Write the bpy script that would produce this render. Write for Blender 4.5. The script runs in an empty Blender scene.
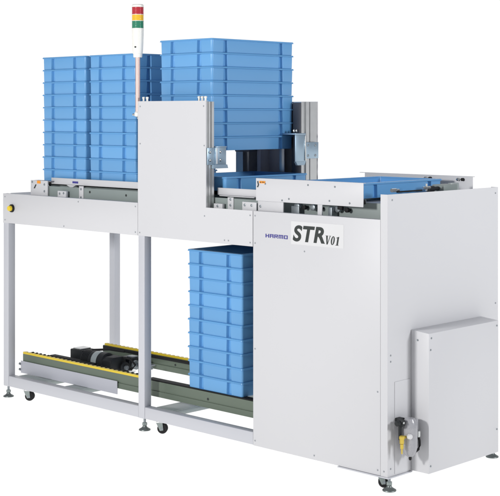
import bpy, bmesh, math, random
from mathutils import Vector, Matrix
random.seed(7)
S = bpy.context.scene
C = S.collection
R = math.radians

# ------------------------------------------------------------------ camera
cam_d = bpy.data.cameras.new("camera")
cam = bpy.data.objects.new("camera", cam_d); C.objects.link(cam)
S.camera = cam
cam_d.sensor_fit = 'HORIZONTAL'
cam_d.sensor_width = 36.0
cam_d.lens = 36.0 * 1336.0 / 500.0
cam_d.shift_x = 0.0
cam_d.shift_y = (114.0 - 248.0) / 500.0          # view camera: level back, dropped lens
cam_d.clip_start = 0.1
cam_d.clip_end = 500
fwd = Vector((-1336.0, 1378.0, 0)).normalized()
right = Vector((1378.0, 1336.0, 0)).normalized()
m = Matrix((right, Vector((0, 0, 1)), -fwd)).transposed().to_4x4()
m.translation = Vector((3.325, -4.220, 1.454))
cam.matrix_world = m

# ------------------------------------------------------------------ world: white studio surround, dimmer behind the camera
w = bpy.data.worlds.new("World"); S.world = w; w.use_nodes = True
nt = w.node_tree; nt.nodes.clear()
def N(t, ty, **k):
    n = t.nodes.new(ty)
    for a, b in k.items(): setattr(n, a, b)
    return n
tc = N(nt, 'ShaderNodeTexCoord')
dot = N(nt, 'ShaderNodeVectorMath', operation='DOT_PRODUCT'); dot.inputs[1].default_value = fwd
nt.links.new(tc.outputs['Generated'], dot.inputs[0])
sep = N(nt, 'ShaderNodeSeparateXYZ'); nt.links.new(tc.outputs['Generated'], sep.inputs[0])
neg = N(nt, 'ShaderNodeMath', operation='MULTIPLY'); neg.inputs[1].default_value = -4.0
nt.links.new(sep.outputs['Z'], neg.inputs[0])
mr = N(nt, 'ShaderNodeMapRange', interpolation_type='SMOOTHSTEP')
mr.inputs['From Min'].default_value = 0.50; mr.inputs['From Max'].default_value = 0.90
nt.links.new(dot.outputs['Value'], mr.inputs['Value'])
mx = N(nt, 'ShaderNodeMath', operation='MAXIMUM', use_clamp=True)
nt.links.new(mr.outputs[0], mx.inputs[0]); nt.links.new(neg.outputs[0], mx.inputs[1])
mix = N(nt, 'ShaderNodeMix', data_type='RGBA')
nt.links.new(mx.outputs[0], mix.inputs['Factor'])
mix.inputs['A'].default_value = (0.24, 0.25, 0.28, 1)
mix.inputs['B'].default_value = (1.06, 1.06, 1.06, 1)
bg = N(nt, 'ShaderNodeBackground'); bg.inputs['Strength'].default_value = 1.0
nt.links.new(mix.outputs['Result'], bg.inputs['Color'])
out = N(nt, 'ShaderNodeOutputWorld'); nt.links.new(bg.outputs[0], out.inputs[0])

# ------------------------------------------------------------------ studio lamps
def area(name, loc, aim, sx, sy, energy, col):
    d = bpy.data.lights.new(name, 'AREA'); d.shape = 'RECTANGLE'; d.size = sx; d.size_y = sy
    d.energy = energy; d.color = col
    o = bpy.data.objects.new(name, d); C.objects.link(o); o.location = loc
    o.rotation_euler = (Vector(aim) - Vector(loc)).to_track_quat('-Z', 'Y').to_euler()
area("key_softbox", (-0.75, -4.4, 1.85), (-0.95, 0, 0.95), 0.5, 0.5, 144, (1.0, 0.99, 0.98))
area("side_softbox", (4.3, 1.2, 2.3), (0, 0.4, 1.2), 0.9, 0.9, 125, (0.97, 0.98, 1.0))

S.view_settings.view_transform = 'Standard'
S.view_settings.look = 'None'
S.view_settings.exposure = 0.0
S.view_settings.gamma = 1.0
S.cycles.max_bounces = 10

# ------------------------------------------------------------------ materials
def mat(name, col, rough=0.5, metal=0.0, spec=0.5, var=0.04, scale=6.0, bump=0.0, bscale=300.0, coat=0.0):
    M = bpy.data.materials.new(name); M.use_nodes = True
    t = M.node_tree; b = t.nodes['Principled BSDF']
    b.inputs['Metallic'].default_value = metal
    b.inputs['Specular IOR Level'].default_value = spec
    b.inputs['Coat Weight'].default_value = coat
    co = N(t, 'ShaderNodeTexCoord')
    nz = N(t, 'ShaderNodeTexNoise'); nz.inputs['Scale'].default_value = scale; nz.inputs['Detail'].default_value = 4
    t.links.new(co.outputs['Object'], nz.inputs['Vector'])
    mxn = N(t, 'ShaderNodeMix', data_type='RGBA')
    t.links.new(nz.outputs['Fac'], mxn.inputs['Factor'])
    mxn.inputs['A'].default_value = tuple(c * (1 - var) for c in col) + (1,)
    mxn.inputs['B'].default_value = tuple(min(1, c * (1 + var)) for c in col) + (1,)
    t.links.new(mxn.outputs['Result'], b.inputs['Base Color'])
    mrr = N(t, 'ShaderNodeMapRange')
    mrr.inputs['To Min'].default_value = max(0.02, rough - 0.06); mrr.inputs['To Max'].default_value = min(1, rough + 0.06)
    t.links.new(nz.outputs['Fac'], mrr.inputs['Value']); t.links.new(mrr.outputs[0], b.inputs['Roughness'])
    if bump:
        n2 = N(t, 'ShaderNodeTexNoise'); n2.inputs['Scale'].default_value = bscale; n2.inputs['Detail'].default_value = 2
        t.links.new(co.outputs['Object'], n2.inputs['Vector'])
        bp = N(t, 'ShaderNodeBump'); bp.inputs['Strength'].default_value = bump; bp.inputs['Distance'].default_value = 0.001
        t.links.new(n2.outputs['Fac'], bp.inputs['Height']); t.links.new(bp.outputs[0], b.inputs['Normal'])
    return M
PAINT = mat("white_powder_coat", (0.588, 0.588, 0.603), 0.45, var=0.012, scale=3, bump=0.06, bscale=500)
FRAMEP = mat("grey_white_frame_paint", (0.535, 0.543, 0.578), 0.4, var=0.015, scale=5, bump=0.05, bscale=500)
GREYP = mat("light_grey_cover_paint", (0.47, 0.48, 0.53), 0.45, var=0.02, scale=5, bump=0.05, bscale=500)
GREEN = mat("green_grey_anodised_rail", (0.135, 0.17, 0.13), 0.42, metal=0.15, var=0.06, scale=9)
SIDEP = mat("green_grey_side_plate", (0.24, 0.28, 0.27), 0.5, var=0.05, scale=8)
STEEL = mat("brushed_aluminium", (0.62, 0.63, 0.63), 0.32, metal=0.85, var=0.05, scale=30)
ZINC = mat("zinc_plated_steel", (0.38, 0.50, 0.60), 0.34, metal=0.6, var=0.09, scale=22)
CHROME = mat("bright_chrome", (0.60, 0.62, 0.62), 0.2, metal=1.0, var=0.02)
PINKROD = mat("copper_tinted_steel_tube", (0.62, 0.45, 0.40), 0.42, metal=0.45, var=0.03, scale=20)
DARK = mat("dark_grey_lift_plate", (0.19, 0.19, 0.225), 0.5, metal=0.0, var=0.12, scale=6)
BLACK = mat("black_rubber", (0.014, 0.014, 0.015), 0.7, spec=0.25, var=0.2, scale=30)
BLACKM = mat("black_motor_paint", (0.016, 0.018, 0.02), 0.5, spec=0.3, var=0.2, scale=25)
YELLOW = mat("yellow_guide_plastic", (0.78, 0.57, 0.03), 0.45, var=0.05, scale=20)
BLUE = mat("blue_tote_plastic", (0.126, 0.345, 0.64), 0.32, spec=0.5, var=0.03, scale=5, bump=0.04, bscale=400)
_t = BLUE.node_tree
_oi = N(_t, 'ShaderNodeObjectInfo'); _hs = N(_t, 'ShaderNodeHueSaturation'); _mr = N(_t, 'ShaderNodeMapRange')
_mr.inputs['To Min'].default_value = 0.95; _mr.inputs['To Max'].default_value = 1.06
_bs = _t.nodes['Principled BSDF']; _src = _bs.inputs['Base Color'].links[0].from_socket
_t.links.new(_oi.outputs['Random'], _mr.inputs['Value']); _t.links.new(_mr.outputs[0], _hs.inputs['Value'])
_t.links.new(_src, _hs.inputs['Color']); _t.links.new(_hs.outputs['Color'], _bs.inputs['Base Color'])
RED = mat("red_lamp_lens", (0.42, 0.012, 0.025), 0.3, var=0.05, coat=0.4)
AMBER = mat("amber_lamp_lens", (0.80, 0.47, 0.015), 0.3, var=0.05, coat=0.4)
GREENL = mat("green_lamp_lens", (0.015, 0.19, 0.105), 0.3, var=0.05, coat=0.4)
IVORY = mat("ivory_plastic", (0.78, 0.77, 0.72), 0.4, var=0.02)
INK = mat("black_print", (0.018, 0.024, 0.022), 0.5, var=0.05)
BLUEINK = mat("blue_print", (0.045, 0.04, 0.25), 0.5, var=0.05)
STICKER = mat("white_sticker", (0.635, 0.635, 0.64), 0.5, var=0.01)
ORANGE = mat("orange_warning_print", (0.85, 0.30, 0.015), 0.5, var=0.05)
BRASS = mat("yellow_brass", (0.62, 0.46, 0.07), 0.35, metal=0.3, var=0.08, scale=40)
BOWL = mat("smoky_polycarbonate", (0.33, 0.33, 0.35), 0.22, var=0.18, scale=220, coat=0.4)
BOLT = mat("dull_bolt_steel", (0.26, 0.29, 0.31), 0.4, metal=0.6, var=0.1, scale=40)
FOOTM = mat("nickel_plated_foot", (0.20, 0.225, 0.22), 0.45, metal=0.85, var=0.1, scale=40)
SCREW = mat("grey_screw_head", (0.33, 0.35, 0.37), 0.45, metal=0.3, var=0.1, scale=40)
CROSS = mat("grey_green_cross_member", (0.36, 0.405, 0.40), 0.4, metal=0.2, var=0.08, scale=9)
LIFTP = mat("grey_lift_plate", (0.55, 0.55, 0.60), 0.5, var=0.08, scale=6)
SLOT = mat("black_slot_cover", (0.055, 0.057, 0.07), 0.5, var=0.1, scale=9)
LABELS = mat("silver_label", (0.36, 0.41, 0.42), 0.4, metal=0.2, var=0.05)

# white opal floor sheet: lets the white surround through from below, so no cast shadow is seen on it
FLOOR = bpy.data.materials.new("white_opal_sheet"); FLOOR.use_nodes = True
t = FLOOR.node_tree; t.nodes.clear()
tr = N(t, 'ShaderNodeBsdfTranslucent'); tr.inputs[0].default_value = (1, 1, 1, 1)
fo = N(t, 'ShaderNodeOutputMaterial'); t.links.new(tr.outputs[0], fo.inputs[0])

# ------------------------------------------------------------------ mesh helpers
class MB:
    def __init__(s): s.bm = bmesh.new()
    def box(s, x0, x1, y0, y1, z0, z1, bev=0.0012):
        b = bmesh.new(); bmesh.ops.create_cube(b, size=1)
        for v in b.verts:
            v.co = Vector(((x0 + x1) / 2 + v.co.x * (x1 - x0), (y0 + y1) / 2 + v.co.y * (y1 - y0), (z0 + z1) / 2 + v.co.z * (z1 - z0)))
        if bev:
            bv = min(bev, 0.3 * min(abs(x1 - x0), abs(y1 - y0), abs(z1 - z0)))
            bmesh.ops.bevel(b, geom=b.edges[:], offset=bv, segments=2, affect='EDGES', profile=0.5)
        s.add(b); return s
    def add(s, b, M=None):
        if M is not None: bmesh.ops.transform(b, matrix=M, verts=b.verts)
        me = bpy.data.meshes.new("tmp"); b.to_mesh(me); b.free(); s.bm.from_mesh(me); bpy.data.meshes.remove(me)
    def lathe(s, prof, axis='Z', org=(0, 0, 0), seg=28):
        """prof: list of (radius, height) along the axis"""
        b = bmesh.new(); rings = []
        for r, h in prof:
            rings.append([b.verts.new((r * math.cos(2 * math.pi * k / seg), r * math.sin(2 * math.pi * k / seg), h)) for k in range(seg)] if r > 1e-6 else [b.verts.new((0, 0, h))])
        for a, c in zip(rings, rings[1:]):
            for k in range(seg):
                k2 = (k + 1) % seg
                if len(a) == 1 and len(c) == 1: continue
                if len(a) == 1: b.faces.new((a[0], c[k], c[k2]))
                elif len(c) == 1: b.faces.new((a[k], a[k2], c[0]))
                else: b.faces.new((a[k], a[k2], c[k2], c[k]))
        for ring, flip in ((rings[0], True), (rings[-1], False)):
            if len(ring) > 1: b.faces.new(ring[::-1] if flip else ring)
        bmesh.ops.recalc_face_normals(b, faces=b.faces)
        M = {'Z': Matrix(), 'X': Matrix.Rotation(R(90), 4, 'Y'), 'Y': Matrix.Rotation(R(-90), 4, 'X')}[axis]
        s.add(b, Matrix.Translation(org) @ M); return s
    def prism(s, pts, axis, a, c, bev=0.0):
        """extrude a 2-D outline along an axis from a to c. axis Y: pts are (x,z); X: (y,z); Z: (x,y)"""
        b = bmesh.new()
        def P(p, h): return {'Y': (p[0], h, p[1]), 'X': (h, p[0], p[1]), 'Z': (p[0], p[1], h)}[axis]
        lo = [b.verts.new(P(p, a)) for p in pts]; hi = [b.verts.new(P(p, c)) for p in pts]
        n = len(pts)
        b.faces.new(lo); b.faces.new(hi)
        for i in range(n): b.faces.new((lo[i], lo[(i + 1) % n], hi[(i + 1) % n], hi[i]))
        bmesh.ops.recalc_face_normals(b, faces=b.faces)
        if bev: bmesh.ops.bevel(b, geom=b.edges[:], offset=bev, segments=2, affect='EDGES', profile=0.5)
        s.add(b); return s
    def tube(s, path, r, seg=12):
        b = bmesh.new(); P = [Vector(p) for p in path]; rings = []
        for i, p in enumerate(P):
            d = (P[min(i + 1, len(P) - 1)] - P[max(i - 1, 0)]).normalized()
            u = d.cross(Vector((0, 0, 1)) if abs(d.z) < .9 else Vector((1, 0, 0))).normalized(); v = d.cross(u)
            rings.append([b.verts.new(p + r * (math.cos(2 * math.pi * k / seg) * u + math.sin(2 * math.pi * k / seg) * v)) for k in range(seg)])
        for a, c in zip(rings, rings[1:]):
            for k in range(seg): b.faces.new((a[k], a[(k + 1) % seg], c[(k + 1) % seg], c[k]))
        b.faces.new(rings[0]); b.faces.new(rings[-1])
        bmesh.ops.recalc_face_normals(b, faces=b.faces); s.add(b); return s
    def build(s, name, material, parent=None, smooth=True):
        me = bpy.data.meshes.new(name); s.bm.to_mesh(me); s.bm.free()
        if smooth:
            me.shade_smooth(); me.set_sharp_from_angle(angle=R(32))
        me.materials.append(material)
        o = bpy.data.objects.new(name, me); C.objects.link(o)
        if parent is not None: o.parent = parent
        return o
def empty(name, loc=(0, 0, 0)):
    o = bpy.data.objects.new(name, None); C.objects.link(o); o.location = loc; o.empty_display_size = 0.1
    return o
def tag(o, label=None, cat=None, group=None, kind=None):
    for k, v in (("label", label), ("category", cat), ("group", group), ("kind", kind)):
        if v: o[k] = v
    return o

# ------------------------------------------------------------------ setting
fl = MB(); b = bmesh.new(); bmesh.ops.create_grid(b, x_segments=1, y_segments=1, size=60); fl.add(b, Matrix.Translation((0, 0, -0.061)))
tag(fl.build("floor", FLOOR, smooth=False), kind="structure")

# ------------------------------------------------------------------ the machine
ROOT = empty("stacking_machine", (0, 0, -0.06))
tag(ROOT, "long pale grey tote stacking machine with open frame at left and closed cabinet at right", "machine")
class PB(MB):
    """parts of the machine are written in machine coordinates (z = 0 at the cabinet's lower edge)"""
    def build(s, name, material, parent=None, smooth=True):
        o = MB.build(s, name, material, None, smooth)
        o.parent = parent if parent is not None else ROOT
        if o.parent is ROOT: o.location = (0, 0, 0.06)
        return o
def screws(parent, pts, face='front', r=0.0036, material=SCREW, off=0.0):
    for u, z in pts:
        p = PB()
        prof = [(r, 0), (r, 0.0012), (r * 0.7, 0.0022), (0, 0.0024)]
        if face == 'front': p.lathe([(a, -h) for a, h in prof], 'Y', (u, off - 0.0002, z), 12)
        else: p.lathe(prof, 'X', (off + 0.0002, u, z), 12)
        p.build("screw", material, parent)

D = 0.785; L = -2.61; MID = -1.515; TOP = 1.029; LOW = 0.872
# posts and beams
for x0, y0, z1 in ((L, 0.003, 1.02), (MID, 0.003, 1.02), (L, D - 0.047, 1.02), (MID, D - 0.047, 1.02)):
    PB().box(x0, x0 + 0.045, y0, y0 + 0.044, -0.001, z1, 0.003).build("frame_post", FRAMEP)
PB().box(L + 0.0455, MID - 0.0005, 0.004, 0.046, 0.0, 0.056, 0.003).build("frame_beam", FRAMEP)
PB().box(MID + 0.0455, -0.752, 0.004, 0.046, 0.0, 0.056, 0.003).build("frame_beam", FRAMEP)
PB().box(L + 0.0455, MID - 0.0005, D - 0.046, D - 0.004, 0.94, 0.996, 0.003).build("frame_beam", FRAMEP)
for x0, x1, YE in ((-2.53, -2.31, 0.62), (-2.135, -2.012, 0.42), (-1.432, -1.312, 0.62)):
    p = PB().box(x0, x1, 0.0465, YE, 0.052, 0.056, 0.001)
    p.box(x0, x0 + 0.004, 0.0465, YE, 0.030, 0.0518, 0.0008); p.box(x1 - 0.004, x1, 0.0465, YE, 0.030, 0.0518, 0.0008)
    p.build("cross_member", CROSS)

# front panels
pl = PB().box(L, MID - 0.0015, -0.0, 0.0028, LOW, TOP, 0.0012)
pl.box(L, MID - 0.0015, 0.003, 0.03, TOP - 0.0025, TOP - 0.0004, 0.0005)
pl = pl.build("front_panel", PAINT)
screws(pl, [(-2.592, 1.012), (-2.592, 0.888), (-2.085, 0.883), (-1.968, 1.013), (-1.532, 1.010), (-1.532, 0.887)])
# push button
b = PB().lathe([(0.021, 0), (0.021, -0.008), (0.017, -0.010)], 'Y', (-2.527, -0.0003, 0.953)).build("push_button", BLACK, pl)
b.parent = ROOT; b.location = (0, 0, 0.06)
PB().lathe([(0.0145, -0.009), (0.0145, -0.020), (0.0125, -0.024), (0, -0.025)], 'Y', (-2.527, -0.0005, 0.953)).build("button_cap", YELLOW, b)
PB().box(L, L + 0.0022, 0.0485, D - 0.0485, LOW, TOP, 0.0006).build("side_panel", PAINT)
PB().box(L + 0.001, MID - 0.002, D - 0.0015, D + 0.001, LOW, TOP, 0.0006).build("rear_panel", PAINT)

XR = -1.045
cp = PB().prism([(MID + 0.0015, LOW), (-0.7495, LOW), (-0.7495, TOP), (XR, TOP), (XR, 1.515), (MID + 0.0015, 1.515)], 'Y', -0.0005, 0.0025)
cp.box(MID + 0.0015, XR, 0.0028, 0.016, 1.5125, 1.515, 0.0005)
cp.box(MID + 0.0015, MID + 0.004, 0.0028, 0.045, TOP + 0.005, 1.512, 0.0005)
cp = cp.build("mast_cover", PAINT)
screws(cp, [(-1.500, 0.887), (-1.497, 1.312), (-1.054, 0.99), (-1.056, 1.31), (-0.925, 0.888), (-0.90, 0.888), (-0.765, 1.008), (-0.765, 0.888), (-1.497, 1.49), (-1.06, 1.49)])
for x in (-1.488, -1.462, -1.105, -1.083, -1.062):
    PB().lathe([(0.005, 0), (0.005, 0.012), (0.007, 0.0125), (0.007, 0.019), (0.004, 0.021), (0, 0.021)], 'Z', (x, 0.014, 1.5152), 12).build("hinge_pin", IVORY, cp)
# mast extrusions: slotted aluminium profiles
def mast(name, x0, x1, y0, y1, z0, z1, slot):
    d = 0.007
    ys = [y0]
    pts = [(x0, y0), (x1, y0)]
    for a, c in slot: pts += [(x1, a), (x1 - d, a), (x1 - d, c), (x1, c)]
    pts += [(x1, y1), (x0, y1)]
    return PB().prism(pts, 'Z', z0, z1).build(name, STEEL)
mast("mast_column", -1.09, XR - 0.001, 0.0032, 0.052, 0.93, 1.511, [(0.012, 0.0165), (0.029, 0.037)])
mast("mast_column", -1.512, -1.470, 0.050, 0.095, 0.93, 1.511, [])
rc = mast("mast_column", -1.11, -1.060, 0.665, D - 0.003, 0.93, 1.514, [(0.677, 0.700), (0.723, 0.731)])
mast("mast_column", -1.512, -1.462, 0.665, D - 0.003, 0.93, 1.513, [(0.68, 0.71)])
PB().box(-1.46, -1.112, D - 0.02, D - 0.012, 0.93, 1.512, 0.001).build("lift_back_plate", LIFTP)
PB().box(MID, -1.057, D - 0.0020, D + 0.001, LOW, 1.516, 0.0006).build("mast_cover", PAINT)
PB().box(-1.395, -1.37, 0.70, 0.763, 0.95, 1.50, 0.002).build("lift_guide", LIFTP)
PB().box(-1.112, -1.0605, 0.6605, 0.6646, 0.94, 1.510, 0.001).build("slot_cover", SLOT)
PB().box(-1.24, -1.205, 0.70, 0.763, 0.95, 1.50, 0.002).build("lift_guide", STEEL)
PB().box(-1.138, -1.1115, 0.68, 0.76, 0.95, 1.505, 0.002).build("lift_guide", SLOT)

# gripping claws that hold the raised stack
cl = PB().box(XR + 0.001, XR + 0.005, 0.004, 0.058, 1.222, 1.300, 0.001)
cl.box(XR + 0.0055, XR + 0.010, 0.052, 0.120, 1.222, 1.300, 0.001)
cl.box(XR - 0.06, XR + 0.010, 0.060, 0.124, 1.3005, 1.306, 0.001)
cl.prism([(0.035, 1.222), (0.124, 1.222), (0.130, 1.205), (0.035, 1.205)], 'X', XR + 0.0005, XR + 0.013)
cl = cl.build("claw", ZINC)
PB().box(XR + 0.0105, XR + 0.0135, 0.0555, 0.061, 1.226, 1.298, 0.001).build("claw_edge", PAINT, cl)  # strip in white paint stands in for the highlight between the claw plates
screws(cl, [(0.018, 1.243), (0.018, 1.280), (0.082, 1.243), (0.082, 1.280)], 'side', 0.006, CHROME, XR + 0.0100)
c2 = PB().box(XR - 0.0148, XR + 0.003, 0.675, 0.772, 1.235, 1.315, 0.001)
c2.box(XR + 0.0035, XR + 0.0085, 0.596, 0.672, 1.222, 1.352, 0.001)
c2.box(XR - 0.075, XR + 0.008, 0.596, 0.672, 1.3525, 1.360, 0.001)
c2.prism([(0.600, 1.2215), (0.672, 1.2215), (0.662, 1.204), (0.612, 1.204)], 'X', XR - 0.004, XR + 0.0085)
c2 = c2.build("claw", ZINC)
screws(c2, [(0.694, 1.25), (0.694, 1.30), (0.748, 1.25), (0.748, 1.30)], 'side', 0.006, BOLT, XR + 0.003)
PB().box(XR + 0.0090, XR + 0.012, 0.664, 0.671, 1.225, 1.350, 0.001).build("claw_edge", CHROME, c2)
screws(c2, [(0.628, 1.372), (0.648, 1.372)], 'side', 0.008, CHROME, XR - 0.03)
PB().box(-1.50, -1.40, 0.645, 0.70, 1.262, 1.281, 0.002).build("claw", DARK)
PB().box(-1.50, -1.46, 0.10, 0.14, 1.262, 1.281, 0.002).build("claw", DARK)

# right-hand cabinet
mp = PB().box(-0.7465, -0.0365, -0.0005, 0.0025, 0.0, TOP, 0.0012)
mp.box(-0.7465, -0.0365, 0.0028, 0.030, TOP - 0.0025, TOP - 0.0003, 0.0005)
mp = mp.build("cabinet_panel", PAINT)
screws(mp, [(-0.735, 1.008), (-0.735, 0.888), (-0.735, 0.425), (-0.735, 0.022), (-0.39, 0.018), (-0.050, 0.020), (-0.050, 0.335), (-0.445, 0.872)])
ep = PB().prism([(-0.0350, -0.0006), (0.0, -0.0006), (0.0, D), (-0.035, D), (-0.035, D - 0.0025), (-0.0026, D - 0.0025), (-0.0026, 0.002), (-0.0350, 0.002)], 'Z', -0.001, 1.131)
ep = ep.build("end_panel", PAINT)
screws(ep, [(0.020, 0.030), (0.020, 0.46), (0.020, 0.485), (0.030, 1.108), (D - 0.02, 1.105), (D - 0.02, 0.62)], 'side')
screws(ep, [(-0.018, 0.020)], 'front')
PB().box(-0.748, -0.036, D - 0.0025, D, 0.0, TOP, 0.0006).build("rear_panel", PAINT)
PB().box(-1.468, -0.7485, D - 0.0025, D, 0.0, LOW + .1, 0.0006).build("rear_panel", PAINT)
PB().box(-0.26, 0.0065, -0.004, 0.155, -0.007, -0.0015, 0.001).build("base_plate", FRAMEP)
PB().box(-0.745, -0.002, 0.16, D - 0.004, -0.006, -0.002, 0.001).build("base_plate", FRAMEP)  # unseen bottom pan, added to keep the floor's glow out of the cabinet
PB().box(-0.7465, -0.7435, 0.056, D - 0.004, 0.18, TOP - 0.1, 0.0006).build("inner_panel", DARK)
# access plate on the end panel and protruding rear box
PB().prism([(0.0005, 0.005), (0.0018, 0.005), (0.0018, 0.375), (0.0005, 0.375)], 'Y', 0.045, 0.147).build("access_plate", PAINT)
bx = PB().prism([(0.0008, 0.0), (0.0905, 0.0), (0.0905, 0.5665), (0.0008, 0.574)], 'Y', 0.153, 0.652, 0.0018).build("electrical_box", PAINT)
screws(bx, [(0.170, 0.547), (0.165, 0.50), (0.165, 0.03), (0.64, 0.545), (0.64, 0.10)], 'side', 0.004, BOLT, 0.0905)
screws(bx, [(0.035, 0.535), (0.035, 0.10)], 'front', 0.004, BOLT, 0.1526)

# conveyor bed between the panels
PB().box(-2.33, -1.5135, 0.060, 0.066, 0.89, 1.078, 0.001).build("conveyor_side_plate", SIDEP)
PB().box(-1.468, -0.760, 0.060, 0.066, 0.89, 1.072, 0.001).build("conveyor_side_plate", SIDEP)
PB().box(-0.758, -0.060, 0.105, 0.111, 0.89, 1.085, 0.001).build("conveyor_side_plate", SIDEP)
PB().box(-2.40, -0.80, 0.705, 0.711, 0.89, 1.085, 0.001).build("conveyor_side_plate", SIDEP)
PB().box(-2.32, -0.8, 0.067, 0.704, 0.895, 0.900, 0.001).build("bed_pan", DARK)
for y0 in (0.150, 0.590):
    PB().box(-2.435, -0.40, y0, y0 + 0.05, 1.078, 1.0985, 0.008).build("conveyor_belt", BLACK)
    PB().box(-2.40, -0.42, y0 + 0.008, y0 + 0.042, 1.02, 1.0775, 0.001).build("belt_rail", SIDEP)
for y0 in (0.150,):
    PB().lathe([(0.034, 0), (0.034, 0.05)], 'Y', (-2.43, y0, 1.050)).build("pulley", STEEL)
PB().box(-0.32, -0.045, 0.112, 0.70, 1.080, 1.084, 0.001).build("top_plate", PAINT)
# white guide rails carrying the tote edges
p = PB().box(-2.296, -1.5135, 0.082, 0.086, 1.0885, 1.121, 0.0008)
p.box(-2.296, -1.5135, 0.0865, 0.104, 1.117, 1.120, 0.0006)
p = p.build("guide_rail", PAINT)
PB().box(-2.118, -2.072, 0.0808, 0.0817, 1.0975, 1.108, 0).build("rail_label", BLUEINK, p)
p = PB().box(-1.055, -0.80, 0.082, 0.086, 1.0835, 1.116, 0.0008)
p.box(-1.02, -0.80, 0.060, 0.0815, 1.080, 1.0832, 0.0006)
p = p.build("guide_rail", PAINT)
def bracket(x0, x1, y0, y1, z0, z1, bolts, m=PAINT, name="rail_bracket"):
    o = PB().box(x0, x1, y0, y1, z0, z1, 0.0012).build(name, m)
    screws(o, bolts, 'front', 0.006, BOLT, y0)
    return o
eb = bracket(-2.43, -2.285, 0.048, 0.056, 1.00, 1.105, [(-2.31, 1.085), (-2.31, 1.050), (-2.415, 1.095), (-2.40, 1.02), (-2.335, 1.02)])
PB().box(-2.43, -2.27, 0.0565, 0.100, 1.099, 1.104, 0.001).build("bracket_top", DARK, eb)
PB().box(-2.372, -2.343, 0.0462, 0.0473, 1.089, 1.104, 0).build("warning_label", ORANGE, eb)
PB().prism([(-2.402, 1.062), (-2.392, 1.062), (-2.378, 1.082), (-2.386, 1.084)], 'Y', 0.0464, 0.0474).build("arrow_mark", INK, eb)
bracket(-2.176, -2.108, 0.030, 0.044, 1.000, 1.059, [(-2.158, 1.045), (-2.125, 1.048)])
bracket(-2.033, -1.998, 0.056, 0.0595, 1.000, 1.0875, [(-2.016, 1.072), (-2.016, 1.030)])
PB().prism([(-2.155, 1.088), (-2.08, 1.088), (-2.105, 1.078), (-2.125, 1.076)], 'Y', 0.072, 0.0815).build("gusset", PAINT)
bracket(-1.03, -0.975, 0.035, 0.050, 1.000, 1.047, [(-1.005, 1.036)])
bracket(-0.962, -0.925, 0.056, 0.0595, 1.000, 1.077, [(-0.943, 1.068), (-0.943, 1.042)])
screws(bpy.data.objects["conveyor_side_plate"], [(-1.67, 1.055), (-1.95, 1.06), (-1.95, 1.02)], 'front', 0.006, INK, 0.06)
bracket(-0.838, -0.752, 0.024, 0.030, 1.000, 1.064, [(-0.822, 1.050), (-0.78, 1.050)])
# front cover over the discharge end
cv = PB().box(-0.757, -0.148, 0.028, 0.031, 1.072, 1.1715, 0.0012)
cv.box(-0.757, -0.148, 0.0312, 0.045, 1.1690, 1.1713, 0.0006)
cv = cv.build("discharge_cover", PAINT)
screws(cv, [(-0.70, 1.148), (-0.45, 1.152), (-0.33, 1.09), (-0.56, 1.088), (-0.60, 1.08), (-0.22, 1.085), (-0.30, 1.15)], 'front', 0.004, BOLT, 0.028)
PB().box(-0.735, -0.700, 0.0262, 0.0275, 1.150, 1.160, 0).build("warning_label", ORANGE, cv)
PB().prism([(-0.731, 1.1515), (-0.723, 1.1515), (-0.727, 1.1585)], 'Y', 0.0256, 0.0261).build("warning_mark", INK, cv)
PB().box(-0.720, -0.704, 0.0256, 0.0261, 1.1535, 1.1565, 0).build("warning_mark", INK, cv)
PB().prism([(-0.750, 1.133), (-0.744, 1.131), (-0.738, 1.142), (-0.743, 1.160), (-0.748, 1.157), (-0.744, 1.142)], 'Y', 0.0262, 0.0275).build("arrow_mark", INK, cv)
bracket(-0.751, -0.600, 0.034, 0.040, 1.005, 1.0715, [(-0.735, 1.048)])
PB().box(-0.402, -0.378, 0.034, 0.040, 1.000, 1.0715, 0.001).build("cover_strut", PAINT)
for x, r in ((-0.56, 0.015), (-0.52, 0.010), (-0.47, 0.014), (-0.43, 0.009), (-0.33, 0.014), (-0.28, 0.010)):
    PB().lathe([(r * .5, 0.104), (r * .5, 0.092), (r, 0.0915), (r, 0.078), (r * .6, 0.076), (0, 0.076)], 'Y', (x, 0, 1.052 + 0.6 * (r - .012)), 14).build("fastener", BOLT if r > .011 else BLACK)
p = PB().box(-0.585, -0.54, 0.070, 0.0765, 1.000, 1.055).build("sensor_bracket", BOLT)
p = PB().box(-0.365, -0.345, 0.060, 0.100, 1.000, 1.060).build("sensor_bracket", BOLT)
PB().box(-0.320, -0.295, 0.066, 0.080, 1.052, 1.068).build("sensor", BLACK)
PB().box(-0.205, -0.185, 0.066, 0.090, 1.080, 1.098).build("sensor", BLACK)

# rear cover and the stop units by the end panel
rv = PB().box(-0.735, -0.115, D - 0.028, D - 0.025, 0.99, 1.1745, 0.0008)
rv.box(-0.770, -0.115, D - 0.0248, D - 0.010, 1.1722, 1.1745, 0.0005)
rv = rv.build("rear_cover", PAINT)
for x in (-0.37, -0.345, -0.19, -0.165):
    PB().lathe([(0.007, 0), (0.007, -0.012), (0.004, -0.016), (0, -0.016)], 'Y', (x, D - 0.0285, 1.160), 12).build("bolt_head", BLACK if x in (-0.345, -0.165) else CHROME, rv)
PB().box(-0.150, -0.085, 0.50, 0.60, 1.115, 1.148, 0.004).build("stop_unit", SIDEP)
PB().lathe([(0.013, 0), (0.013, 0.035), (0.009, 0.036), (0.009, 0.10)], 'Y', (-0.118, 0.43, 1.132)).build("stop_cylinder", BLACKM)
PB().box(-0.128, -0.105, 0.585, 0.64, 1.11, 1.152, 0.003).build("stop_unit", CROSS)
p = PB().box(-0.212, -0.198, 0.095, 0.110, 1.080, 1.098, 0.002).build("stop_unit", BOLT)
p = PB().tube([(-0.10, 0.19, 1.13), (-0.10, 0.36, 1.13)], 0.0035).build("air_line", BLACK)
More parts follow.
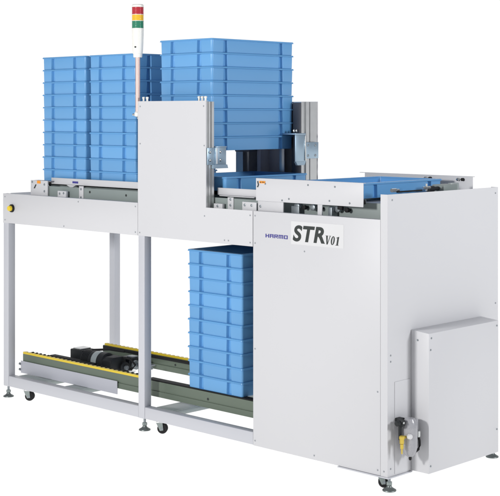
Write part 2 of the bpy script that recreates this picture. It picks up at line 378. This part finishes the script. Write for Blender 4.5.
p = PB().lathe([(0.008, 0), (0.008, 0.03), (0.005, 0.031), (0.005, 0.05)], 'Y', (-0.105, 0.16, 1.137), 12).build("air_fitting", CHROME)
p = PB().lathe([(0.006, 0), (0.006, 0.05)], 'Y', (-0.105, 0.375, 1.139), 12); p.lathe([(0.005, 0), (0.005, 0.03)], 'Z', (-0.105, 0.40, 1.126), 12)
p.build("air_fitting", CHROME)

# signal tower
TX, TY = -1.531, 0.014
st = PB().lathe([(0.0115, 1.452), (0.0115, 1.735)], 'Z', (TX, TY, 0), 20).build("signal_tower", PINKROD)
def tier(prof, name, m): return PB().lathe(prof, 'Z', (TX, TY, 0), 32).build(name, m, st)
tier([(0.020, 1.726), (0.0215, 1.730), (0.0215, 1.742), (0.024, 1.744), (0.026, 1.768), (0.0285, 1.83), (0.0290, 1.860), (0.0285, 1.866)], "tower_body", IVORY)
tier([(0.0278, 1.86650), (0.0288, 1.86885), (0.0288, 1.87085), (0.0278, 1.87320), (0.0288, 1.87555), (0.0288, 1.87756), (0.0278, 1.87990), (0.0288, 1.88224), (0.0288, 1.88426), (0.0278, 1.88660), (0.0288, 1.88894), (0.0288, 1.89095), (0.0278, 1.89330), (0.0288, 1.89565), (0.0288, 1.89765), (0.0278, 1.90000)], "signal_lamp", GREENL)
tier([(0.029, 1.9003), (0.029, 1.9027)], "spacer_ring", IVORY)
tier([(0.0278, 1.90300), (0.0288, 1.90489), (0.0288, 1.90651), (0.0278, 1.90840), (0.0288, 1.91029), (0.0288, 1.91191), (0.0278, 1.91380), (0.0288, 1.91569), (0.0288, 1.91731), (0.0278, 1.91920), (0.0288, 1.92109), (0.0288, 1.92271), (0.0278, 1.92460), (0.0288, 1.92649), (0.0288, 1.92811), (0.0278, 1.93000)], "signal_lamp", AMBER)
tier([(0.029, 1.9303), (0.029, 1.9327)], "spacer_ring", IVORY)
tier([(0.0278, 1.93300), (0.0288, 1.93538), (0.0288, 1.93742), (0.0278, 1.93980), (0.0288, 1.94218), (0.0288, 1.94422), (0.0278, 1.94660), (0.0288, 1.94898), (0.0288, 1.95102), (0.0278, 1.95340), (0.0288, 1.95578), (0.0288, 1.95782), (0.0278, 1.96020), (0.0288, 1.96258), (0.0288, 1.96462), (0.0278, 1.96700)], "signal_lamp", RED)
tier([(0.029, 1.9673), (0.029, 1.976), (0.025, 1.981), (0, 1.982)], "tower_cap", IVORY)
PB().lathe([(0.004, 0), (0.004, -0.004), (0, -0.0042)], 'Y', (TX + 0.012, TY - 0.0245, 1.775), 10).build("indicator_dot", INK, st)
PB().lathe([(0.008, 1.440), (0.016, 1.4445), (0.016, 1.460), (0.012, 1.466)], 'Z', (TX, TY, 0), 20).build("tower_clamp", IVORY, st)
p = PB().box(TX - 0.012, -1.5145, TY + 0.006, TY + 0.010, 1.430, 1.446); p.lathe([(0.006, 0), (0.006, -0.022), (0, -0.022)], 'X', (TX - 0.012, TY, 1.451), 12)
p.build("tower_bracket", STEEL, st)
PB().tube([(TX + 0.006, TY, 1.448), (TX + 0.006, TY + 0.001, 1.42), (TX + 0.009, TY + 0.004, 1.39), (TX + 0.0105, TY + 0.012, 1.35), (TX + 0.010, TY + 0.02, 1.28)], 0.0045).build("tower_cable", BLACK, st)
PB().tube([(TX + 0.012, TY + 0.004, 1.487), (TX + 0.017, TY + 0.003, 1.465), (TX + 0.008, TY + 0.002, 1.452)], 0.004).build("tower_cable", BLACK, st)

# ------------------------------------------------------------------ lower conveyor
def rail(name, x0, x1, y0, y1, z0, z1, front):
    h = (z1 - z0)
    s = -1 if front < 0 else 1
    fy, by = (y0, y1) if front < 0 else (y1, y0)
    q = 0.004 * -s
    pts = [(fy, z0), (fy, z0 + h * .36), (fy + q, z0 + h * .38), (fy + q, z0 + h * .43), (fy, z0 + h * .45), (fy, z1), (by, z1), (by, z0)]
    return PB().prism(pts, 'X', x0, x1).build(name, GREEN)
nr = rail("conveyor_rail", -2.575, -0.77, 0.105, 0.125, 0.086, 0.160, -1)
screws(nr, [(-1.14, 0.128)], 'front', 0.006, INK, 0.105)
fr = rail("conveyor_rail", -2.50, -0.77, 0.600, 0.620, 0.078, 0.155, -1)
screws(fr, [(-1.75, 0.120), (-1.55, 0.088), (-1.9, 0.12)], 'front', 0.006, INK, 0.60)
def toothed(x0, x1, ya, yb, z0, z1, pitch, name, m, parent):
    """strip with a scalloped inner edge, as the row of small rollers gives it"""
    n = int((x1 - x0) / pitch); p = PB()
    pts = [(x0, ya)]
    top = []
    for i in range(n):
        a = x0 + i * pitch
        top += [(a, yb - 0.012), (a + pitch * .2, yb), (a + pitch * .6, yb), (a + pitch * .8, yb - 0.012)]
    pts = [(x0, ya)] + [(x1, ya)] + [(x1, yb - 0.012)] + top[::-1]
    return p.prism(pts, 'Z', z0, z1).build(name, m, parent)
toothed(-2.573, -1.575, 0.104, 0.124, 0.1605, 0.171, 0.034, "guide_strip", YELLOW, nr)
toothed(-2.49, -0.80, 0.604, 0.622, 0.1555, 0.166, 0.034, "guide_strip", YELLOW, fr)
for i in range(40):
    x = -2.530 + i * 0.034
    if x < -1.60:
        PB().lathe([(0.010, 0), (0.0115, 0.002), (0.0115, 0.016), (0.010, 0.018)], 'Y', (x, 0.1255, 0.1605), 12).build("roller", BLACK, nr)
PB().box(-2.56, -1.575, 0.146, 0.152, 0.11, 0.158, 0.001).build("belt", BLACK, nr)
PB().box(-1.573, -0.78, 0.107, 0.150, 0.1605, 0.1655, 0.002).build("belt", BLACK, nr)
PB().box(-2.49, -0.78, 0.590, 0.5985, 0.138, 0.1545, 0.002).build("belt", BLACK, fr)
for x in (-2.42, -2.07):
    p = PB().box(x - 0.02, x + 0.02, 0.107, 0.123, 0.0565, 0.0855, 0.001).build("rail_support", GREEN, nr)
gc = PB().box(-2.583, -1.782, 0.096, 0.100, 0.058, 0.123, 0.001)
gc = gc.build("rail_cover", GREYP)
p = PB()
for z in (0.075, 0.105): p.lathe([(0.007, 0), (0.007, -0.012), (0, -0.012)], 'X', (-2.583, 0.098, z), 10)
p.build("cover_bolt", BOLT, gc)
PB().box(-2.545, -2.07, 0.155, 0.585, 0.098, 0.104, 0.002).build("drip_pan", BLACK)
PB().box(-2.52, -2.15, 0.24, 0.28, 0.105, 0.143, 0.004).build("belt", BLACK)
PB().box(-2.068, -2.045, 0.17, 0.588, 0.100, 0.106, 0.002).build("motor_base", GREYP)
# gear motor
gm = PB().lathe([(0.040, -2.34), (0.044, -2.335), (0.044, -2.27), (0.048, -2.268), (0.048, -2.16), (0.040, -2.155)], 'X', (0, 0.36, 0.172), 32).build("gear_motor", BLACKM)
PB().lathe([(0.0487, -2.245), (0.0492, -2.243), (0.0492, -2.205), (0.0487, -2.203)], 'X', (0, 0.36, 0.172), 32).build("nameplate_band", LABELS, gm)
p = PB()
for k in range(6): p.lathe([(0.047, -2.33 + k * .011), (0.047, -2.324 + k * .011)], 'X', (0, 0.36, 0.172), 28)
p.build("cooling_fins", BLACKM, gm)
p = PB().box(-2.48, -2.375, 0.36, 0.45, 0.140, 0.205, 0.006).build("terminal_box", BLACKM, gm)
PB().box(-2.465, -2.40, 0.37, 0.44, 0.2055, 0.211, 0.003).build("terminal_lid", STEEL, gm)
PB().prism([(0.315, 0.135), (0.42, 0.135), (0.42, 0.19), (0.40, 0.207), (0.335, 0.207), (0.315, 0.19)], 'X', -2.154, -2.085, 0.004).build("gearbox", BLACKM, gm)
PB().box(-2.19, -2.09, 0.45, 0.535, 0.135, 0.185, 0.006).build("gearbox", BLACKM, gm)
PB().box(-2.15, -2.10, 0.48, 0.52, 0.1855, 0.192, 0.003).build("mounting_bracket", BOLT, gm)
PB().lathe([(0.024, -2.069), (0.024, -2.056), (0.010, -2.055), (0.010, -1.99), (0.017, -1.989), (0.017, -1.972), (0.008, -1.971), (0.008, -1.935)], 'X', (0, 0.47, 0.155), 20).build("drive_shaft", BOLT, gm)
PB().lathe([(0.026, -2.074), (0.029, -2.072), (0.029, -2.066), (0.026, -2.064)], 'X', (0, 0.40, 0.150), 24).build("sprocket", BLACKM, gm)
PB().lathe([(0.012, -2.063), (0.012, -2.050)], 'X', (0, 0.40, 0.150), 16).build("drive_hub", BOLT, gm)
PB().box(-2.00, -1.965, 0.43, 0.445, 0.120, 0.170, 0.003).build("bearing_block", BLACKM, gm)
PB().tube([(-2.10, 0.40, 0.20), (-2.05, 0.42, 0.195), (-2.02, 0.43, 0.165), (-2.04, 0.42, 0.14), (-2.07, 0.40, 0.138)], 0.006).build("motor_cable", BLACK, gm)
PB().tube([(-2.30, 0.37, 0.218), (-2.22, 0.42, 0.224), (-2.12, 0.44, 0.222)], 0.006).build("motor_cable", BLACK, gm)
gm.location = (0.045, -0.045, 0.06 - 0.026)

# ------------------------------------------------------------------ feet and castors
def foot(x, y, top=0.0):
    f = MB().lathe([(0.006, 0.018), (0.006, 0.064 + top)], 'Z', (0, 0, 0), 14).build("levelling_foot", BOLT, ROOT)
    f.location = (x, y, 0)
    MB().lathe([(0.0275, 0.0), (0.0285, 0.002), (0.0275, 0.005), (0.014, 0.013), (0.010, 0.018), (0.0095, 0.022), (0, 0.022)], 'Z', seg=32).build("foot_pad", FOOTM, f)
    MB().lathe([(0.012, 0.024), (0.012, 0.036)], 'Z', seg=6).build("lock_nut", SIDEP, f)
for x, y in ((-2.588, 0.020), (-1.492, 0.024), (-0.010, 0.024), (-0.012, 0.757), (-2.588, 0.76), (-1.49, 0.76), (-0.73, 0.75)): foot(x, y)
def castor(x, y):
    k = MB().box(-0.022, 0.022, -0.024, 0.024, 0.0535, 0.0590).build("castor", STEEL, ROOT); k.location = (x, y, 0)
    MB().prism([(-0.022, 0.053), (0.008, 0.053), (0.012, 0.018), (-0.004, 0.016)], 'Y', -0.0200, -0.0165).build("fork", SIDEP, k)
    MB().prism([(-0.022, 0.053), (0.008, 0.053), (0.012, 0.018), (-0.004, 0.016)], 'Y', 0.0165, 0.0200).build("fork", SIDEP, k)
    wl = MB().lathe([(0.012, -0.014), (0.021, -0.014), (0.0245, -0.010), (0.0245, 0.010), (0.021, 0.014), (0.012, 0.014)], 'Y', (0.006, 0, 0.0250), 28).build("wheel", BLACK, k)
    MB().lathe([(0.006, -0.0212), (0.006, 0.0212)], 'Y', (0.006, 0, 0.0250), 12).build("axle", BOLT, wl)
    k.rotation_euler = (0, 0, R(38))
for x, y in ((-2.428, 0.035), (-1.385, 0.035), (-0.060, 0.045), (-0.3, 0.70), (-1.38, 0.74), (-2.42, 0.74)): castor(x, y)

# ------------------------------------------------------------------ compressed-air regulator on the end panel
ar = PB().box(0.0022, 0.030, 0.045, 0.075, 0.205, 0.232, 0.003).build("air_regulator", BLACKM)
PB().box(0.026, 0.056, 0.024, 0.0445, 0.206, 0.233, 0.005).build("regulator_head", BLACKM, ar)
PB().lathe([(0.009, 0), (0.011, 0.003), (0.011, 0.016), (0.008, 0.019)], 'Y', (0.041, 0.0045, 0.220), 20).build("regulator_knob", BLACKM, ar)
PB().lathe([(0.0045, 0), (0.0045, 0.003)], 'X', (0.0562, 0.030, 0.222), 14).build("port_plug", CHROME, ar)
PB().lathe([(0.007, 0.150), (0.007, 0.2055)], 'Z', (0.034, 0.038, 0), 14).build("regulator_stem", BLACKM, ar)
PB().lathe([(0.0, 0.080), (0.014, 0.080), (0.025, 0.092), (0.031, 0.115), (0.032, 0.185), (0.029, 0.215), (0.020, 0.232), (0.0, 0.236)], 'Z', (0.050, 0.080, 0), 32).build("filter_bowl", BOWL, ar)
PB().lathe([(0.004, 0.064), (0.006, 0.068), (0.006, 0.0795)], 'Z', (0.052, 0.080, 0), 12).build("drain_cock", BLACK, ar)
PB().box(0.030, 0.056, 0.1125, 0.132, 0.095, 0.225, 0.006).build("filter_bowl", BOWL, ar)
bv = PB().lathe([(0.006, 0.138), (0.009, 0.140), (0.009, 0.156), (0.011, 0.157), (0.011, 0.168), (0.007, 0.171)], 'Z', (0.052, 0.026, 0), 8).build("ball_valve", BRASS, ar)
PB().lathe([(0.005, 0.118), (0.007, 0.121), (0.007, 0.1375)], 'Z', (0.052, 0.026, 0), 14).build("valve_nozzle", BRASS, bv)
PB().lathe([(0.0028, 0.098), (0.0035, 0.1175)], 'Z', (0.052, 0.026, 0), 12).build("valve_tip", BRASS, bv)
PB().lathe([(0.006, 0.0365), (0.006, 0.050)], 'Y', (0.052, 0, 0.1625), 12).build("valve_neck", BRASS, bv)
PB().lathe([(0.011, 0), (0.011, 0.010), (0.008, 0.014), (0, 0.014)], 'X', (0.066, 0.052, 0.166), 18).build("pressure_gauge", STICKER, ar)
PB().lathe([(0.006, 0.152), (0.008, 0.155), (0.008, 0.176), (0.006, 0.179)], 'Z', (0.064, 0.120, 0), 14).build("hose_fitting", CHROME, ar)
PB().tube([(0.064, 0.120, 0.151), (0.066, 0.123, 0.138), (0.066, 0.124, 0.118), (0.062, 0.122, 0.102), (0.054, 0.112, 0.092)], 0.0052).build("air_hose", BLACK, ar)

# ------------------------------------------------------------------ writing on the cabinet
def flat(polys, name, m, parent, y=-0.0012, th=0.0006):
    p = PB()
    for pts in polys: p.prism(pts, 'Y', y - th, y)
    return p.build(name, m, parent, smooth=False)
pat = flat([[(-0.521, 0.899), (-0.228, 0.899), (-0.228, 0.997), (-0.521, 0.997)]], "name_sticker", STICKER, mp, -0.0008, 0.0004)
def text_mesh(s, name, m, parent, x0, x1, z0, z1, shear, offset):
    cu = bpy.data.curves.new("lettering_curve", 'FONT'); cu.body = s; cu.shear = shear; cu.offset = offset; cu.extrude = 0.0; cu.resolution_u = 8; cu.space_character = 1.10
    o = bpy.data.objects.new("lettering_source", cu); C.objects.link(o)
    bpy.context.view_layer.update()
    dg = bpy.context.evaluated_depsgraph_get()
    me = bpy.data.meshes.new_from_object(o.evaluated_get(dg))
    bpy.data.objects.remove(o)
    xs = [v.co.x for v in me.vertices]; ys = [v.co.y for v in me.vertices]
    a, b_, c, d = min(xs), max(xs), min(ys), max(ys)
    for v in me.vertices:
        v.co = Vector((x0 + (v.co.x - a) / (b_ - a) * (x1 - x0), -0.0018, z0 + (v.co.y - c) / (d - c) * (z1 - z0)))
    me.shade_flat(); me.materials.clear(); me.materials.append(m); me.name = name
    q = bpy.data.objects.new(name, me); C.objects.link(q); q.parent = parent
    return q
text_mesh("STR", "model_lettering", INK, mp, -0.511, -0.330, 0.9115, 0.9815, 0.20, 0.036)
def sheared(pts, x, z, sx, sz, k=0.22): return [(x + (a + k * c) * sx, z + c * sz) for a, c in pts]
def ring(w, h, t_, tt):
    n = 28; P = []
    o_ = [(w / 2 + w / 2 * math.cos(2 * math.pi * i / n), h / 2 + h / 2 * math.sin(2 * math.pi * i / n)) for i in range(n)]
    i_ = [(w / 2 + (w / 2 - t_) * math.cos(2 * math.pi * i / n), h / 2 + (h / 2 - tt) * math.sin(2 * math.pi * i / n)) for i in range(n)]
    return [[o_[i], o_[(i + 1) % n], i_[(i + 1) % n], i_[i]] for i in range(n)]
H = 0.037
vp = [[(0.10, 1), (0.38, 1), (0.56, 0.0), (0.37, 0.0)], [(0.50, 0.16), (0.561, 0.0), (0.87, 0.96), (0.76, 0.96)], [(0.0, 0.96), (0.0, 1.0), (0.099, 1.0), (0.099, 0.96)], [(0.361, 0.96), (0.361, 1.0), (0.46, 1.0), (0.46, 0.96)], [(0.62, 0.961), (0.62, 1.0), (0.95, 1.0), (0.95, 0.961)]]
flat([sheared(q, -0.333, 0.9105, H * .85, H) for q in vp], "model_lettering", INK, mp)
flat([sheared(q, -0.3005, 0.9100, H * .9, H) for q in ring(0.62, 1.0, 0.21, 0.09)], "model_lettering", INK, mp)
one = [[(0.20, 0.045), (0.46, 0.045), (0.46, 1.0), (0.20, 0.93)], [(0.04, 0), (0.58, 0), (0.58, 0.0445), (0.04, 0.0445)], [(0.02, 0.80), (0.199, 0.86), (0.199, 0.93), (0.02, 0.86)]]
flat([sheared(q, -0.2745, 0.9095, H * .9, H) for q in one], "model_lettering", INK, mp)
GLY = {'H': ["#..#", "#..#", "####", "#..#", "#..#"], 'A': ["####", "#..#", "####", "#..#", "#..#"], 'R': ["####", "#..#", "####", "#.#.", "#..#"],
       'M': ["#####", "#.#.#", "#.#.#", "#.#.#", "#.#.#"], 'O': ["####", "#..#", "#..#", "#..#", "####"]}
rects = []; cx = 0
for ch in "HARMO":
    for r_, row in enumerate(GLY[ch]):
        c_ = 0
        while c_ < len(row):
            if row[c_] == '#':
                e = c_
                while e < len(row) and row[e] == '#': e += 1
                rects.append((cx + c_, cx + e, 4 - r_)); c_ = e
            else: c_ += 1
    cx += len(GLY[ch][0]) + 0.9
u = 0.130 / (cx - 0.9); vz = 0.0160 / 5
flat([[(-0.671 + a * u, 0.9175 + z * vz), (-0.671 + b_ * u, 0.9175 + z * vz), (-0.671 + b_ * u, 0.9175 + (z + 1) * vz), (-0.671 + a * u, 0.9175 + (z + 1) * vz)] for a, b_, z in rects], "maker_lettering", BLUEINK, mp)

# ------------------------------------------------------------------ blue totes
LX, LY, TH = 0.366, 0.570, 0.0650
def outline(ins, gd, gw, seg=5, r=0.010):
    """closed outline, corners rounded, two grooves of depth gd and half width gw on each side"""
    a, b_ = LX / 2 - ins, LY / 2 - ins; P = []
    def side(p0, p1, nrm, length, fr):
        d = (Vector(p1) - Vector(p0)).normalized(); n = Vector(nrm); mid = (Vector(p0) + Vector(p1)) / 2
        for f_ in fr:
            c0 = mid + d * (f_ * length)
            for o_, dep in ((-gw - 0.004, 0), (-gw, gd), (gw, gd), (gw + 0.004, 0)): P.append(tuple(c0 + d * o_ - n * dep))
    def corner(cx_, cy_, a0):
        for k in range(seg + 1):
            t_ = R(a0 + 90 * k / seg); P.append((cx_ + r * math.cos(t_), cy_ + r * math.sin(t_)))
    corner(a - r, -b_ + r, -90); side((a, -b_), (a, b_), (1, 0), LY, (-0.335, 0.335))
    corner(a - r, b_ - r, 0); side((a, b_), (-a, b_), (0, 1), LX, (-0.25, 0.25))
    corner(-a + r, b_ - r, 90); side((-a, b_), (-a, -b_), (-1, 0), LY, (-0.335, 0.335))
    corner(-a + r, -b_ + r, 180); side((-a, -b_), (a, -b_), (0, -1), LX, (-0.25, 0.25))
    return P
def loft(levels, close_bottom, close_top=False):
    b = bmesh.new(); rings = [[b.verts.new((x, y, z)) for x, y in P] for z, P in levels]
    n = len(rings[0])
    for A_, B_ in zip(rings, rings[1:]):
        for k in range(n): b.faces.new((A_[k], A_[(k + 1) % n], B_[(k + 1) % n], B_[k]))
    if close_bottom: b.faces.new(rings[0][::-1])
    if close_top: b.faces.new(rings[-1])
    return b
def make_tote():
    root = empty("plastic_tote")
    g0 = lambda ins, gd, gw: outline(ins, gd, gw)
    body = loft([(0.0, g0(0.0075, 0.000, 0.009)), (0.0015, g0(0.0068, 0.008, 0.0120)), (0.0035, g0(0.0062, 0.0135, 0.0120)), (0.0565, g0(0.0052, 0.0135, 0.0090)), (0.0570, g0(0.0052, 0.0135, 0.0090)),
                 (0.0571, g0(0.0205, 0.0, 0.006)), (0.006, g0(0.0215, 0.0, 0.006))], True, True)
    mb = MB(); mb.add(body); o = mb.build("tote_body", BLUE, root)
    q = 0.006
    rim = loft([(0.0572, g0(0.0009, 0.0, q)), (0.0580, g0(0.0, 0.0, q)), (0.0640, g0(0.0016, 0.0, q)), (TH, g0(0.0030, 0.0, q)), (TH, g0(0.0195, 0.0, q)), (0.0572, g0(0.0195, 0.0, q)), (0.0572, g0(0.0009, 0.0, q))], False)
    bmesh.ops.remove_doubles(rim, verts=rim.verts, dist=1e-6)
    mb = MB(); mb.add(rim); mb.build("tote_rim", BLUE, root)
    return root
proto = make_tote(); used = [False]
ORD = ["topmost", "second from the top", "third from the top", "fourth from the top", "fifth from the top", "sixth from the top", "seventh from the top", "eighth from the top", "ninth from the top", "tenth from the top"]
def tote(x, y, z, label, jit=0.0012):
    if not used[0]: o = proto; used[0] = True
    else:
        o = proto.copy(); C.objects.link(o)
        for ch in proto.children:
            c = ch.copy(); C.objects.link(c); c.parent = o
    o.location = (x + random.uniform(-jit, jit), y + random.uniform(-jit, jit), z)
    o.rotation_euler = (0, 0, random.uniform(-1, 1) * jit * 1.5)
    tag(o, label, "tote", "blue plastic totes")
def stack(xr, y0, z0, n, pitch, where):
    for k in range(n):
        pos = "bottommost" if k == n - 1 else ORD[k]
        tote(xr - LX / 2, y0 + LY / 2, z0 + (n - 1 - k) * pitch, f"blue plastic tote, {pos} {where}")
stack(-2.046, 0.108, 1.0992, 10, 0.0655, "in the far left stack on the conveyor")
stack(-1.655, 0.108, 1.0992, 10, 0.0655, "in the conveyor stack behind the signal tower")
stack(-1.118, 0.108, 1.2830, 8, 0.0657, "in the raised stack held above the conveyor")
stack(-0.918, 0.106, 0.1660, 10, 0.0650, "in the lower stack under the machine")
tote(-1.028 - LX / 2, 0.108 + LY / 2, 1.0992, "single blue tote on the conveyor just below the raised stack")
tote(-0.222 - LX / 2, 0.108 + LY / 2, 1.0992, "single empty blue tote behind the long white cover at the right end")
